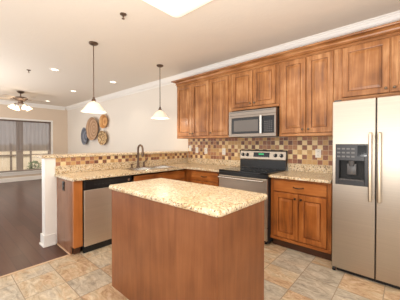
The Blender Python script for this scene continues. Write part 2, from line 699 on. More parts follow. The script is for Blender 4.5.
sh = thing('window_shade', 'sheer grey brown shade drawn halfway down the far window', 'shade', (XL, cy, 1.03))
link('head_rail', B(-.055, WY0 - cy + .004, 1.02, .0, WY1 - cy - .004, 1.068, bev=.006), M['rail'], sh)
bm = bmesh.new()
n = 90
ys = [WY0 - cy + .01 + (WY1 - WY0 - .02) * i / n for i in range(n + 1)]
A = [bm.verts.new((-.03 + .006 * math.sin(i * 1.1), y, .02)) for i, y in enumerate(ys)]
Q = [bm.verts.new((-.03 + .006 * math.sin(i * 1.1), y, 1.025)) for i, y in enumerate(ys)]
for i in range(n):
    bm.faces.new((A[i], A[i + 1], Q[i + 1], Q[i]))
link('fabric', bm, M['screen'], sh, 60)
link('bottom_rail', B(-.042, WY0 - cy + .008, 0, -.018, WY1 - cy - .008, .024, bev=.004), plain('shade_bottom_rail', srgb(170, 156, 146), .6), sh)

# outside the window
struct('ground', B(-14, -9, -.3, XL - .151, 3, -.05), M['concrete'], label='pale patio ground outside the window')
fe = thing('patio_fence', 'pale tan patio fence outside the far window', 'fence', (-8.6, -2, -.05))
for i in range(10):
    y = -3.4 + i * .66
    if i < 9:
        bm = bmesh.new()
        for q in range(5):
            box(bm, -.012, y + .035 + q * .119, .06, .012, y + .035 + q * .119 + .114, 1.3, bev=.003)
        link('board_panel', bm, M['fence'], fe)
    link('post', B(-.03, y - .03, 0, .03, y + .03, 1.36, bev=.004), M['post'], fe)
link('rail', B(.014, -3.4, .84, .045, 2.6, .9, bev=.003), M['post'], fe)


def bush(loc, rx, rz, label):
    bm = bmesh.new()
    for i in range(420):
        a, u = random.uniform(0, 2 * PI), random.uniform(.05, 1)
        rr = rx * math.sqrt(1 - (u * 2 - 1) ** 2) * random.uniform(.5, 1)
        c = Vector((rr * math.cos(a), rr * math.sin(a), u * rz * 2))
        d = Vector((random.uniform(-1, 1), random.uniform(-1, 1), random.uniform(0, 1.4))).normalized()
        s = d.cross(Vector((random.random(), random.random(), .2))).normalized()
        L = random.uniform(.06, .11)
        q = [c, c + d * L * .5 + s * L * .2, c + d * L, c + d * L * .5 - s * L * .2]
        bm.faces.new([bm.verts.new(x) for x in q])
    t_ = thing('bush', label, 'bush', loc)
    link('foliage', bm, M['leaf'], t_)
    st = bmesh.new()
    for i in range(5):
        a = i * 1.25
        tube(st, [(0, 0, 0), (rx * .3 * math.cos(a), rx * .3 * math.sin(a), rz), (rx * .6 * math.cos(a), rx * .6 * math.sin(a), rz * 1.6)], .008, 6)
    link('stems', st, M['post'], t_)


bush((-8.05, -.78, -.05), .26, .3, 'low green bush outside the right end of the far window')

# ------------------------------------------------------------------ cabinets
def panel_door(bm, x0, z0, x1, z1, y, th=.02, rail=.058, flat=False):
    """raised panel door; front at y (facing -y), back at y+th"""
    if flat:
        rings = [(0, th), (0, .004), (.004, 0), (.02, 0), (.026, .0)]
    else:
        rings = [(0, th), (0, .005), (.005, 0), (rail - .006, 0), (rail, .002), (rail + .001, .017), (rail + .009, .0175), (rail + .012, .007), (rail + .038, .002), (rail + .040, .001)]
    R = []
    for ins, d in rings:
        R.append([bm.verts.new((x, y + d, z)) for x, z in ((x0 + ins, z0 + ins), (x1 - ins, z0 + ins), (x1 - ins, z1 - ins), (x0 + ins, z1 - ins))])
    for A, Q in zip(R, R[1:]):
        for k in range(4):
            bm.faces.new((A[k], A[(k + 1) % 4], Q[(k + 1) % 4], Q[k]))
    bm.faces.new(R[0][::-1])
    bm.faces.new(R[-1])
    return bm


def add_knob(parent, x, y, z, mat='knob'):
    bm = bmesh.new()
    lathe(bm, [(.0, 0), (.009, 0), (.006, .004), (.005, .012), (.011, .018), (.014, .024), (.012, .029), (.006, .031), (0, .031)], 14, (x, y, z), 'y')
    link('knob', bm, M[mat], parent, 50)


def add_pull(parent, x, y, z, L=.10):
    bm = bmesh.new()
    pts = [(x - L / 2, y, z), (x - L / 2 + .004, y - .018, z), (x - L / 4, y - .026, z - .003), (x, y - .028, z - .005), (x + L / 4, y - .026, z - .003), (x + L / 2 - .004, y - .018, z), (x + L / 2, y, z)]
    tube(bm, pts, [.007, .005, .0055, .008, .0055, .005, .007], 10)
    link('handle', bm, M['darkpull'], parent, 50)


def upper_cabinet(label, x0, x1, z0, doors, dz0, dz1, knobs, top=2.44, depth=.309):
    r = thing('upper_cabinet', label, 'cabinet', ((x0 + x1) / 2, 0, z0), group='wall cabinets along the back wall')
    cx = (x0 + x1) / 2
    bm = bmesh.new()
    box(bm, x0 - cx + .0005, -depth, 0, x1 - cx - .0005, -.001, top - z0, bev=.002, seg=1)
    link('cabinet_box', bm, M['wood'], r)
    # face frame moulding under the doors
    link('bottom_rail', B(x0 - cx + .001, -depth - .012, 0, x1 - cx - .001, -depth - .0003, .036, bev=.004), M['woodx'], r)
    for (a, b), kn in zip(doors, knobs):
        d = link('door', panel_door(bmesh.new(), a - cx, dz0 - z0, b - cx, dz1 - z0, -depth - .0205), M['wood'], r)
        kx = (b - .03) if kn == 'r' else (a + .03)
        add_knob(d, kx - cx, -depth - .0203, dz0 - z0 + .045)
    return r


UZ, DT = 1.386, 2.372
upper_cabinet('leftmost tall two-door wall cabinet, at the open end of the run', 0, .813, UZ, [(.012, .402), (.411, .802)], UZ + .042, DT, 'rl')
upper_cabinet('tall single-door wall cabinet just left of the microwave', .813, 1.262, UZ, [(.824, 1.205)], UZ + .042, DT, 'l')
upper_cabinet('short two-door wall cabinet above the microwave', 1.262, 2.036, 1.80, [(1.275, 1.634), (1.644, 1.99)], 1.842, DT, 'rl')
upper_cabinet('tall two-door wall cabinet between the microwave and the refrigerator', 2.036, 2.735, UZ, [(2.076, 2.381), (2.391, 2.69)], UZ + .042, DT, 'rl')
upper_cabinet('wide low wall cabinet over the stainless refrigerator', 2.735, 3.70, 1.772, [(2.78, 3.203), (3.213, 3.645)], 1.814, DT, 'rl')
# wood crown moulding over the whole run
cw = [(-.3095, 2.385), (-.322, 2.385), (-.322, 2.394), (-.316, 2.398), (-.316, 2.412), (-.334, 2.418), (-.338, 2.424), (-.328, 2.430), (-.326, 2.440),
      (-.332, 2.454), (-.348, 2.466), (-.374, 2.472), (-.392, 2.472), (-.395, 2.480), (-.392, 2.492), (-.3095, 2.492)]
bm = bmesh.new()
P_ = len(cw)
def mit(p):  # mitred left end
    return -(abs(p[0]) - .3095) - .0005
A = [bm.verts.new((mit(p), p[0], p[1])) for p in cw]
Q = [bm.verts.new((3.70, p[0], p[1])) for p in cw]
E_ = [bm.verts.new((mit(p), -.001, p[1])) for p in cw]
for i in range(P_):
    bm.faces.new((A[i], A[(i + 1) % P_], Q[(i + 1) % P_], Q[i]))
    bm.faces.new((A[i], A[(i + 1) % P_], E_[(i + 1) % P_], E_[i]))
bm.faces.new(Q)
bm.faces.new(E_)
tag(link('cabinet_crown', bm, M['woodx']), 'long stained wood crown moulding running along the tops of the wall cabinets', 'moulding')


def base_cabinet(label, x0, x1, loc, rz, fronts, depth=.594, name='base_cabinet', side='basewood', top=.867):
    """local: x along the front, back at y=0, front frame at -depth"""
    r = thing(name, label, 'cabinet', loc, rz, 'base cabinets under the granite counters')
    bm = bmesh.new()
    box(bm, x0 + .0005, -depth, .10, x1 - .0005, -.001, top, bev=.002, seg=1)
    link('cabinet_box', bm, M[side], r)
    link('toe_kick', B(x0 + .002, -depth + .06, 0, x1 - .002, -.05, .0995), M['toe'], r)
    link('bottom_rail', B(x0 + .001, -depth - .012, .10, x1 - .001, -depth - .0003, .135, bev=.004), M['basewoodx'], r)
    for kind, a, b, z0, z1, kn in fronts:
        if kind == 'drawer':
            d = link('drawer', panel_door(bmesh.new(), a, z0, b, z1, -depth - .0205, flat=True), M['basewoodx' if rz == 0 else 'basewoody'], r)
            if kn:
                add_pull(d, (a + b) / 2, -depth - .0203, (z0 + z1) / 2, .11)
        else:
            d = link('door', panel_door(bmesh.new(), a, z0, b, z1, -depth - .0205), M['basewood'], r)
            add_knob(d, (b - .03) if kn == 'r' else (a + .03), -depth - .0203, z1 - .05, 'darkpull')
    return r


base_cabinet('base cabinet with one drawer over two doors between range and refrigerator', -.345, .345, (2.395, 0, 0), 0,
             [('drawer', -.298, .302, .706, .842, 1), ('door', -.298, -.003, .148, .690, 'r'), ('door', .006, .302, .148, .690, 'l')])
base_cabinet('drawer base cabinet in the corner left of the range', -.31, .31, (.955, 0, 0), 0,
             [('drawer', -.286, .272, .706, .842, 1), ('door', -.286, -.010, .148, .690, 'r'), ('door', -.001, .272, .148, .690, 'l')])
# corner filler
co = thing('corner_cabinet', 'blind corner cabinet where the back counter meets the sink counter', 'cabinet', (.0, 0, 0))
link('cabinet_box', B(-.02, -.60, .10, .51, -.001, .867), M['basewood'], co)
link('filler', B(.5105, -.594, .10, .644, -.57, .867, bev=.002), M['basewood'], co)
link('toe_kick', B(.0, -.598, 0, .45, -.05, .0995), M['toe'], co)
# sink base (front faces +x): local x runs along world y
base_cabinet('sink base cabinet under the faucet with two false drawer fronts', -.511, .511, (-.024, -1.1145, 0), PI / 2,
             [('drawer', -.492, -.012, .706, .842, 0), ('drawer', -.002, .478, .706, .842, 0), ('door', -.492, -.012, .148, .69, 'r'), ('door', -.002, .478, .148, .69, 'l')], depth=.541, top=.70)

# peninsula end panel
ep = thing('peninsula_end_panel', 'glossy brown wood end panel closing the sink counter beside the dishwasher', 'panel', (0, -2.39, 0))
link('panel', B(PX1 + .002, 0, .0, .43, .018, .867), M['endpanel'], ep)
link('panel_lower', B(.43, .0, .10, .500, .018, .867), M['endpanel'], ep)
link('stile', B(.500, -.0, .10, .538, .096, .867, bev=.002), wood('end_stile_wood', srgb(150, 88, 40), srgb(178, 108, 54), srgb(192, 122, 66)), ep)
link('toe_kick', B(.43, .03, 0, .46, .096, .0995), M['toe'], ep)
link('quarter_round', B(PX1 + .03, -.014, 0, .455, -.0005, .014, bev=.004), plain('light_strip', srgb(206, 170, 136), .5), ep)
ob = thing('outlet', 'small black outlet cover on the brown end panel', 'outlet', (.225, -2.3905, .775))
link('plate', B(-.034, -.007, -.055, .034, -.0005, .055, bev=.003), M['black'], ob)
for zz in (-.024, .024):
    link('socket', B(-.017, -.010, zz - .016, .017, -.0072, zz + .016, bev=.004), M['darkgrey'], ob)

# ------------------------------------------------------------------ dishwasher (front faces +x)
dw = thing('dishwasher', 'stainless steel dishwasher with black control strip', 'dishwasher', (.518, -1.966, 0), PI / 2)
W = .314
link('tub', B(-W, .0, .082, W, .50, .862), M['blackm'], dw)
link('door_panel', B(-W + .003, -.022, .080, W - .003, -.0005, .742, bev=.006), M['steely'], dw)
cpn = link('control_panel', B(-W + .003, -.034, .748, W - .003, -.0005, .858, bev=.008), M['black'], dw)
for i in range(7):
    link('button', B(-.20 + i * .045, -.0375, .793, -.172 + i * .045, -.0345, .807, bev=.001), M['darkgrey'], cpn)
link('handle_recess', B(-.09, -.0372, .757, .12, -.0342, .776, bev=.001), M['blackm'], cpn)
bm = bmesh.new()
lathe(bm, [(0, 0), (.016, 0), (.016, .002), (0, .003)], 18, (.265, -.0343, .808), 'y')
link('badge', bm, M['chrome'], cpn, 40)
link('kick_plate', B(-W + .004, .0, 0, W - .004, .03, .0795), M['blackm'], dw)

# ------------------------------------------------------------------ countertops
ct = thing('granite_countertop', 'speckled cream granite countertop wrapping from the range past the sink', 'countertop', (0, 0, .868))
SX0, SX1, SY0, SY1 = .085, .475, -1.53, -.73
top = cells([PX1 + .001, SX0, SX1, .578, 1.274], [-2.416, SY0, SY1, -.65, -.001],
            lambda x, y: (x < .578 or y > -.65) and not (SX0 < x < SX1 and SY0 < y < SY1), 0, ZC - .868)
link('slab', top, M['granite'], ct)
link('backsplash_ledge', B(PX1 + .0245, -.022, ZC - .868 + .0005, 1.274, -.001, 1.003 - .868, bev=.003), M['granite'], ct)
link('backsplash_ledge', B(PX1 + .001, -2.41, ZC - .868 + .0005, PX1 + .024, -.001, 1.001 - .868, bev=.003), M['granite'], ct)
c2 = thing('granite_countertop', 'short granite countertop between the range and refrigerator', 'countertop', (2.395, 0, .868))
link('slab', cells([-.349, .350], [-.65, -.001], lambda x, y: True, 0, ZC - .868), M['granite'], c2)
link('backsplash_ledge', B(-.349, -.022, ZC - .868 + .0005, .350, -.001, 1.003 - .868, bev=.003), M['granite'], c2)
# raised bar ledge on the half wall
tag(link('bar_ledge', rounded_slab(-.47, -2.56, .012, -.002, 1.107, 1.138, .02, .01), M['granite'], None, 40),
    'raised granite bar ledge capping the white half wall', 'countertop')

# mosaic tile backsplash
tag(link('tile_backsplash', B(PX1 + .026, -.010, 1.0035, 2.745, -.0005, 1.385), M['mosaic_x']),
    'square tan and brown mosaic tile backsplash on the back wall', 'backsplash')
tag(link('tile_backsplash', B(PX1 + .0005, -2.40, 1.0015, PX1 + .010, -.0105, 1.1055), M['mosaic_y']),
    'two-row mosaic tile strip on the half wall behind the sink', 'backsplash')

# ------------------------------------------------------------------ island
IX0, IX1, IY0, IY1 = 1.356, 2.561, -2.366, -1.802
isl = thing('kitchen_island', 'plain reddish brown wood island base in the middle of the kitchen', 'island', ((IX0 + IX1) / 2, (IY0 + IY1) / 2, 0))
hx, hy = (IX1 - IX0) / 2, (IY1 - IY0) / 2
link('cabinet_box', B(-hx + .004, -hy + .004, 0, hx - .004, hy - .004, .877), M['island'], isl)
link('front_panel', B(-hx, -hy, .0, hx - .02, -hy + .0035, .877, bev=.001), M['island'], isl)
link('end_panel', B(hx - .0035, -hy + .0, .0, hx, hy, .877, bev=.001), M['island'], isl)
link('corner_trim', B(hx - .0195, -hy - .001, 0, hx - .0037, -hy + .0035, .877, bev=.001), M['island'], isl)
tag(link('island_countertop', rounded_slab(IX0 - .025, IY0 - .025, IX1 + .025, IY1 + .025, .878, .918, .035, .016), M['granite'], None, 40),
    'speckled cream granite slab with rounded edge on the wooden island', 'countertop')

# ------------------------------------------------------------------ sink and faucet
sk = thing('kitchen_sink', 'stainless double bowl sink set in the peninsula counter', 'sink', ((SX0 + SX1) / 2, (SY0 + SY1) / 2, .70))
zt = ZC - .70
sxh, syh = (SX1 - SX0) / 2, (SY1 - SY0) / 2
bm = bmesh.new()
e = .018
box(bm, -sxh - e, -syh - e, zt + .0005, -sxh + .03, syh + e, zt + .006, bev=.002)
box(bm, sxh - .02, -syh - e, zt + .0005, sxh + e, syh + e, zt + .006, bev=.002)
box(bm, -sxh + .03, -syh - e, zt + .0005, sxh - .02, -syh + .02, zt + .006, bev=.002)
box(bm, -sxh + .03, syh - .02, zt + .0005, sxh - .02, syh + e, zt + .006, bev=.002)
box(bm, -sxh + .03, -.02, zt + .0005, sxh - .02, .02, zt + .006, bev=.002)
link('rim', bm, M['chrome'], sk)
for ya, yb in ((-syh + .012, -.012), (.012, syh - .012)):
    bm = bmesh.new()
    x0, x1 = -sxh + .022, sxh - .012
    v = [bm.verts.new(p) for p in ((x0, ya, zt + .003), (x1, ya, zt + .003), (x1, yb, zt + .003), (x0, yb, zt + .003),
                                   (x0 + .02, ya + .02, .02), (x1 - .02, ya + .02, .02), (x1 - .02, yb - .02, .02), (x0 + .02, yb - .02, .02))]
    for f in ((0, 1, 5, 4), (1, 2, 6, 5), (2, 3, 7, 6), (3, 0, 4, 7), (4, 5, 6, 7)):
        bm.faces.new([v[i] for i in f])
    bw = link('bowl', bm, M['chrome'], sk)
    d = bmesh.new()
    lathe(d, [(0, .023), (.04, .023), (.045, .0205)], 20, ((x0 + x1) / 2, (ya + yb) / 2, 0))
    link('drain', d, M['grey'], bw, 40)

fx, fy = .035, -1.215
fa = thing('kitchen_faucet', 'dark gooseneck faucet standing behind the sink', 'faucet', (fx, fy, ZC))
bm = bmesh.new()
lathe(bm, [(0, .0005), (.03, .0005), (.03, .012), (.02, .03), (.018, .10), (.016, .11), (0, .11)], 20)
link('base', bm, M['bronze'], fa, 40)
bm = bmesh.new()
pts = [(0, 0, .10), (0, 0, .28)] + [(.065 - .065 * math.cos(a), 0, .295 + .07 * math.sin(a)) for a in [i * PI / 12 for i in range(0, 13)]] + [(.13, 0, .25)]
tube(bm, pts, .0155, 12)
link('spout', bm, M['bronze'], fa, 50)
bm = bmesh.new()
lathe(bm, [(0, .18), (.02, .18), (.021, .20), (.019, .255), (0, .255)], 16, (.13, 0, 0))
link('spray_head', bm, M['bronze'], fa, 40)
sv = thing('faucet_handle', 'dark lever handle just right of the gooseneck faucet', 'faucet handle', (fx, fy + .115, ZC))
bm = bmesh.new()
lathe(bm, [(0, .0005), (.024, .0005), (.024, .01), (.016, .025), (.016, .075), (.012, .085), (0, .085)], 18)
link('base', bm, M['bronze'], sv, 40)
link('lever', tube(bmesh.new(), [(0, 0, .075), (.015, .03, .105), (.02, .07, .15)], [.009, .008, .006], 10), M['bronze'], sv, 50)
sp = thing('soap_dispenser', 'short dark soap dispenser just left of the gooseneck faucet', 'soap dispenser', (fx, fy - .115, ZC))
bm = bmesh.new()
lathe(bm, [(0, .0005), (.022, .0005), (.022, .01), (.012, .02), (.012, .05), (.017, .055), (.017, .065), (0, .068)], 18)
link('base', bm, M['bronze'], sp, 40)
link('spout', tube(bmesh.new(), [(0, 0, .06), (.03, 0, .064), (.07, 0, .054)], [.008, .007, .005], 10), M['bronze'], sp, 50)

# ------------------------------------------------------------------ range
rg = thing('kitchen_range', 'stainless electric range with black glass cooktop', 'range', (1.661, 0, 0))
W = .378
link('body', B(-W, -.64, .03, W, -.03, .895), M['darkgrey'], rg)
ck = link('cooktop', B(-W - .002, -.672, .8955, W + .002, -.10, .916, bev=.005), M['glassblack'], rg)
for x, y, rr in ((-.19, -.50, .10), (.19, -.50, .085), (-.19, -.25, .075), (.19, -.25, .10)):
    bm = bmesh.new()
    lathe(bm, [(rr - .004, .9162), (rr - .004, .9168), (rr, .9168), (rr, .9162)], 36, (x, y, 0))
    link('burner_ring', bm, M['grey'], ck, 40)
link('front_strip', B(-W, -.668, .846, W, -.6405, .895, bev=.004), M['black'], rg)
od = link('oven_door', B(-W + .003, -.676, .225, W - .003, -.6405, .842, bev=.006), M['steel'], rg)
link('oven_window', B(-.25, -.6785, .36, .25, -.6762, .66, bev=.002), M['glassblack'], od)
bm = bmesh.new()
tube(bm, [(-W + .03, -.722, .815), (W - .03, -.722, .815)], .013, 14)
for s in (-1, 1):
    box(bm, s * (W - .06) - .012, -.72, .805, s * (W - .06) + .012, -.676, .825, bev=.003)
link('handle', bm, M['chrome'], od, 40)
dr = link('drawer', B(-W + .003, -.672, .06, W - .003, -.6405, .218, bev=.006), M['steel'], rg)
link('handle', B(-.2, -.684, .19, .2, -.6725, .205, bev=.003), M['chrome'], dr)
for sx in (-1, 1):
    for yy in (-.6, -.08):
        bm = bmesh.new()
        lathe(bm, [(0, 0), (.018, 0), (.014, .03), (0, .03)], 12, (sx * (W - .05), yy, 0))
        link('foot', bm, M['blackm'], rg, 40)
bgd = link('backguard', prism(bmesh.new(), [(-.03, .9165), (-.095, .9165), (-.088, 1.04), (-.03, 1.04)], 'x', -W, W), M['black'], rg)
cpl = link('control_panel', prism(bmesh.new(), [(-.03, 1.0405), (-.094, 1.0405), (-.098, 1.055), (-.078, 1.17), (-.066, 1.182), (-.03, 1.182)], 'x', -W, W), M['steel'], rg)
link('end_cap', B(-W - .006, -.09, 1.0405, -W - .0005, -.03, 1.184, bev=.002), M['black'], rg)
link('end_cap', B(W + .0005, -.09, 1.0405, W + .006, -.03, 1.184, bev=.002), M['black'], rg)
link('top_trim', B(-W, -.075, 1.1825, W, -.03, 1.190, bev=.002), M['black'], rg)
bm = bmesh.new()
sl = lambda z: -.098 + (z - 1.055) * .02 / .115       # slope of the panel face
prism(bm, [(sl(1.085) - .0005, 1.085), (sl(1.085) - .004, 1.085), (sl(1.155) - .004, 1.155), (sl(1.155) - .0005, 1.155)], 'x', -.135, .13)
dp = link('display', bm, M['glassblack'], cpl)
link('lit_readout', B(-.045, sl(1.128) - .0056, 1.118, .04, sl(1.128) - .0042, 1.139), M['green'], dp)
for i in range(8):
    link('button', B(-.12 + i * .03, sl(1.094) - .0055, 1.09, -.102 + i * .03, sl(1.094) - .0042, 1.098), M['button'], dp)
for kx in (-.325, -.245, .225, .315):
    bm = bmesh.new()
    lathe(bm, [(.028, 0), (.028, .006), (.022, .008), (.020, .024), (.017, .027), (0, .027)], 20, (kx, sl(1.115) + .0005, 1.115), 'y')
    kb = link('knob', bm, M['black'], cpl, 40)
    link('pointer', B(kx - .002, sl(1.115) - .0295, 1.115, kx + .002, sl(1.115) - .0268, 1.134), M['white'], kb)

# ------------------------------------------------------------------ microwave
mw = thing('microwave', 'stainless over-the-range microwave with grey window', 'microwave', (1.652, 0, 1.39))
W = .378
link('body', B(-W, -.375, 0, W, -.002, .385), M['darkgrey'], mw)
mf = link('door', bmesh.new(), M['mwsteel'], mw)
bm = bmesh.new()
d0, d1 = -.408, -.3755
box(bm, -W, d0, 0, -.328, d1, .315, bev=.003)
box(bm, -.328, d0, 0, W, d1, .048, bev=.003)
box(bm, -.328, d0, .283, W, d1, .315, bev=.003)
box(bm, .355, d0, .048, W, d1, .283, bev=.003)
me = mf.data
bmesh.ops.recalc_face_normals(bm, faces=bm.faces[:])
bm.to_mesh(me)
bm.free()
link('window_surround', B(-.327, -.404, .049, .150, -.3757, .282, bev=.003), M['darkgrey'], mf)
link('window', B(-.285, -.4065, .078, .118, -.4042, .245, bev=.001), M['greyglass'], mf)
bm = bmesh.new()
box(bm, .152, -.438, .035, .186, -.418, .30, bev=.007)
box(bm, .158, -.419, .05, .180, -.404, .075)
box(bm, .158, -.419, .26, .180, -.404, .285)
link('handle', bm, M['chrome'], mf)
cpm = link('control_panel', B(.1885, -.405, .049, .354, -.3757, .282, bev=.003), M['black'], mw)
link('display', B(.215, -.4068, .235, .325, -.4052, .266), M['glassblack'], cpm)
for i in range(4):
    for j in range(6):
        link('button', B(.212 + i * .031, -.4068, .068 + j * .026, .234 + i * .031, -.4052, .083 + j * .026, bev=.0007, seg=1), M['grey'], cpm)
vg = link('vent_grille', B(-W, -.408, .3155, W, -.3755, .385, bev=.003), M['mwsteel'], mw)
for i in range(3):
    link('slot', B(-W + .03, -.4092, .358 + i * .007, W - .03, -.4082, .361 + i * .007), M['grey'], vg)
link('light_panel', B(-.12, -.25, -.006, .12, -.15, -.0005), M['grey'], mw)

# ------------------------------------------------------------------ refrigerator
fr = thing('refrigerator', 'tall stainless side by side refrigerator with dispenser in left door', 'refrigerator', (2.774, 0, 0))
FW, SE = .914, .3565
yf, yb = -.734, -.672
link('cabinet', B(.002, -.668, .03, FW - .002, -.04, 1.70, bev=.004), M['grey'], fr)
# freezer door with a cavity for the dispenser
DX0, DX1, DZ0, DZ1 = .030, .300, .885, 1.285
CX0, CX1, CZ0, CZ1 = .060, .272, .93, 1.125
fd = link('freezer_door', cells([0, CX0, CX1, SE - .004], [.038, CZ0, CZ1, 1.712], lambda x, z: not (CX0 < x < CX1 and CZ0 < z < CZ1), 0, yb - yf, .006), M['steel'], fr)
# the slab above was laid flat: stand it up (x, y, z) -> (x, front depth, height)
for v in fd.data.vertices:
    x_, y_, z_ = v.co
    v.co = (x_, yf + z_, y_)
fd.data.flip_normals()
bm = bmesh.new()
box(bm, DX0, yf - .008, DZ0, CX0, yf - .0005, DZ1, bev=.002)
box(bm, CX1, yf - .008, DZ0, DX1, yf - .0005, DZ1, bev=.002)
box(bm, CX0, yf - .008, DZ0, CX1, yf - .0005, CZ0, bev=.002)
box(bm, CX0, yf - .008, CZ1, CX1, yf - .0005, DZ1, bev=.002)
link('dispenser_frame', bm, M['darkgrey'], fd)
bm = bmesh.new()
box(bm, CX0 + .001, yf + .058, CZ0 + .001, CX1 - .001, yf + .0615, CZ1 - .001)
box(bm, CX0 + .001, yf + .0005, CZ0 + .001, CX0 + .004, yf + .058, CZ1 - .001)
box(bm, CX1 - .004, yf + .0005, CZ0 + .001, CX1 - .001, yf + .058, CZ1 - .001)
box(bm, CX0 + .004, yf + .0005, CZ1 - .004, CX1 - .004, yf + .058, CZ1 - .001)
link('dispenser_cavity', bm, M['blackm'], fd)
link('drip_tray', B(CX0 + .004, yf - .012, CZ0 + .001, CX1 - .004, yf + .056, CZ0 + .012, bev=.002), M['grey'], fd)
bm = bmesh.new()
box(bm, .125, yf + .012, .985, .205, yf + .03, 1.095, bev=.008)
lathe(bm, [(0, 0), (.022, 0), (.03, .05), (0, .05)], 18, (.165, yf + .02, 1.072))
link('dispenser_paddle', bm, M['grey'], fd, 40)
link('dispenser_display', B(.215, yf - .0105, 1.17, .288, yf - .0083, 1.27, bev=.001), M['glassblack'], fd)
for i in range(4):
    for j in range(3):
        link('button', B(.045 + i * .04, yf - .0105, 1.155 + j * .038, .073 + i * .04, yf - .0083, 1.171 + j * .038, bev=.001, seg=1), M['button'], fd)
rd = link('refrigerator_door', B(SE + .004, yf, .038, FW, yb, 1.712, bev=.006), M['steel'], fr)
for par, hx_ in ((fd, SE - .038), (rd, SE + .030)):
    bm = bmesh.new()
    box(bm, hx_ - .014, yf - .066, .757, hx_ + .014, yf - .044, 1.388, bev=.008)
    box(bm, hx_ - .011, yf - .046, .775, hx_ + .011, yf - .0003, .81, bev=.003)
    box(bm, hx_ - .011, yf - .046, 1.335, hx_ + .011, yf - .0003, 1.37, bev=.003)
    link('handle', bm, M['handle'], par)
link('kick_grille', B(.04, -.71, .006, FW - .004, -.669, .034, bev=.002), M['blackm'], fr)
for x in (.018, FW - .03):
    bm = bmesh.new()
    lathe(bm, [(0, -.012), (.018, -.012), (.020, -.008), (.020, .008), (.018, .012), (0, .012)], 18, (x, -.722, .0202), 'x')
    link('wheel', bm, M['blackm'], fr, 40)
    bm = bmesh.new()
    lathe(bm, [(0, -.012), (.018, -.012), (.018, .012), (0, .012)], 18, (x, -.10, .0182), 'x')
    link('wheel', bm, M['blackm'], fr, 40)
for x in (.04, FW - .04):
    link('hinge_cover', B(x - .03, -.72, 1.7125, x + .03, -.62, 1.727, bev=.004), M['grey'], fr)

# ------------------------------------------------------------------ outlets on the backsplash
def outlet(x, z, label, switch=False):
    r = thing('switch_plate' if switch else 'outlet', label, 'switch' if switch else 'outlet', (x, -.0103, z), group='white plates on the mosaic backsplash')
    link('plate', B(-.036, -.006, -.058, .036, -.0003, .058, bev=.003), M['white'], r)
    if switch:
        link('rocker', B(-.016, -.010, -.033, .016, -.0062, .033, bev=.002), M['white'], r)
    else:
        for zz in (-.024, .024):
            s = link('socket', B(-.017, -.0085, zz - .017, .017, -.0062, zz + .017, bev=.004), M['white'], r)
            bm = bmesh.new()
            for q in (-.006, .006):
                box(bm, q - .0012, -.0092, zz - .006, q + .0012, -.0086, zz + .007)
            link('slots', bm, M['grey'], s)


outlet(.06, 1.195, 'white switch plate leftmost on the mosaic backsplash', True)
outlet(.245, 1.165, 'white switch plate second from the left on the mosaic backsplash', True)
outlet(.475, 1.155, 'white outlet third from the left on the mosaic backsplash')
outlet(.895, 1.150, 'white outlet on the mosaic backsplash just left of the range')
outlet(2.448, 1.160, 'white outlet on the mosaic backsplash beside the refrigerator')

# ------------------------------------------------------------------ pendants
def pendant(loc, label):
    r = thing('pendant_light', label, 'lamp', loc, group='pendant lamps over the bar ledge')
    h0 = H - loc[2]
    bm = bmesh.new()
    lathe(bm, [(0, h0 - .0005), (.062, h0 - .0005), (.062, h0 - .012), (.045, h0 - .026), (.012, h0 - .034), (0, h0 - .034)], 28)
    link('canopy', bm, M['bronze'], r, 40)
    link('rod', tube(bmesh.new(), [(0, 0, .20), (0, 0, h0 - .03)], .0065, 10), M['bronze'], r, 50)
    bm = bmesh.new()
    lathe(bm, [(0, .21), (.014, .21), (.016, .185), (.026, .175), (.030, .155), (.022, .150), (0, .150)], 20)
    link('socket', bm, M['bronze'], r, 40)
    bm = bmesh.new()
    prof = [(.026, .142), (.045, .136), (.075, .116), (.102, .084), (.128, .045), (.154, .014), (.168, 0), (.160, .002), (.124, .040), (.098, .078), (.072, .110), (.044, .130), (.026, .136)]
    lathe(bm, prof, 40)
    link('shade', bm, M['shade'], r, 60)
    bm = bmesh.new()
    lathe(bm, [(0, .03), (.02, .036), (.03, .055), (.028, .08), (.016, .11), (.014, .148), (0, .148)], 20)
    link('bulb', bm, M['bulb'], r, 60)
    lamp('pendant_glow', 'POINT', (loc[0], loc[1], loc[2] - .02), 3, (1, .85, .68), shadow_soft_size=.05)


pendant((0, -1.92, 1.742), 'alabaster pendant lamp nearer the camera, over the left end of the bar ledge')
pendant((-.05, -.69, 1.752), 'alabaster pendant lamp over the bar ledge nearest the wall cabinets')

# ------------------------------------------------------------------ ceiling light and downlights
cl = thing('ceiling_light', 'big lit rectangular ceiling light above the island', 'lamp', (2.06, -1.96, H))
link('frame', B(-.57, -.27, -.03, .57, .27, -.0005, bev=.004), M['white'], cl)
bm = bmesh.new()
R_ = []
for ins, z in ((0.02, -.0305), (.0, -.045), (.0, -.065), (.03, -.085), (.10, -.098), (.18, -.1)):
    ring, hx_, hy_, r_ = [], .61 - ins, .31 - ins, .07
    for cx_, cy_, a0 in ((hx_ - r_, hy_ - r_, 0), (-hx_ + r_, hy_ - r_, PI / 2), (-hx_ + r_, -hy_ + r_, PI), (hx_ - r_, -hy_ + r_, 3 * PI / 2)):
        for q in range(7):
            a = a0 + PI / 2 * q / 6
            ring.append(bm.verts.new((cx_ + r_ * math.cos(a), cy_ + r_ * math.sin(a), z)))
    R_.append(ring)
for A, Q in zip(R_, R_[1:]):
    for k_ in range(len(A)):
        bm.faces.new((A[k_], A[(k_ + 1) % len(A)], Q[(k_ + 1) % len(A)], Q[k_]))
bm.faces.new(R_[-1])
bm.faces.new(R_[0][::-1])
link('diffuser', bm, M['diffuser'], cl, 40)


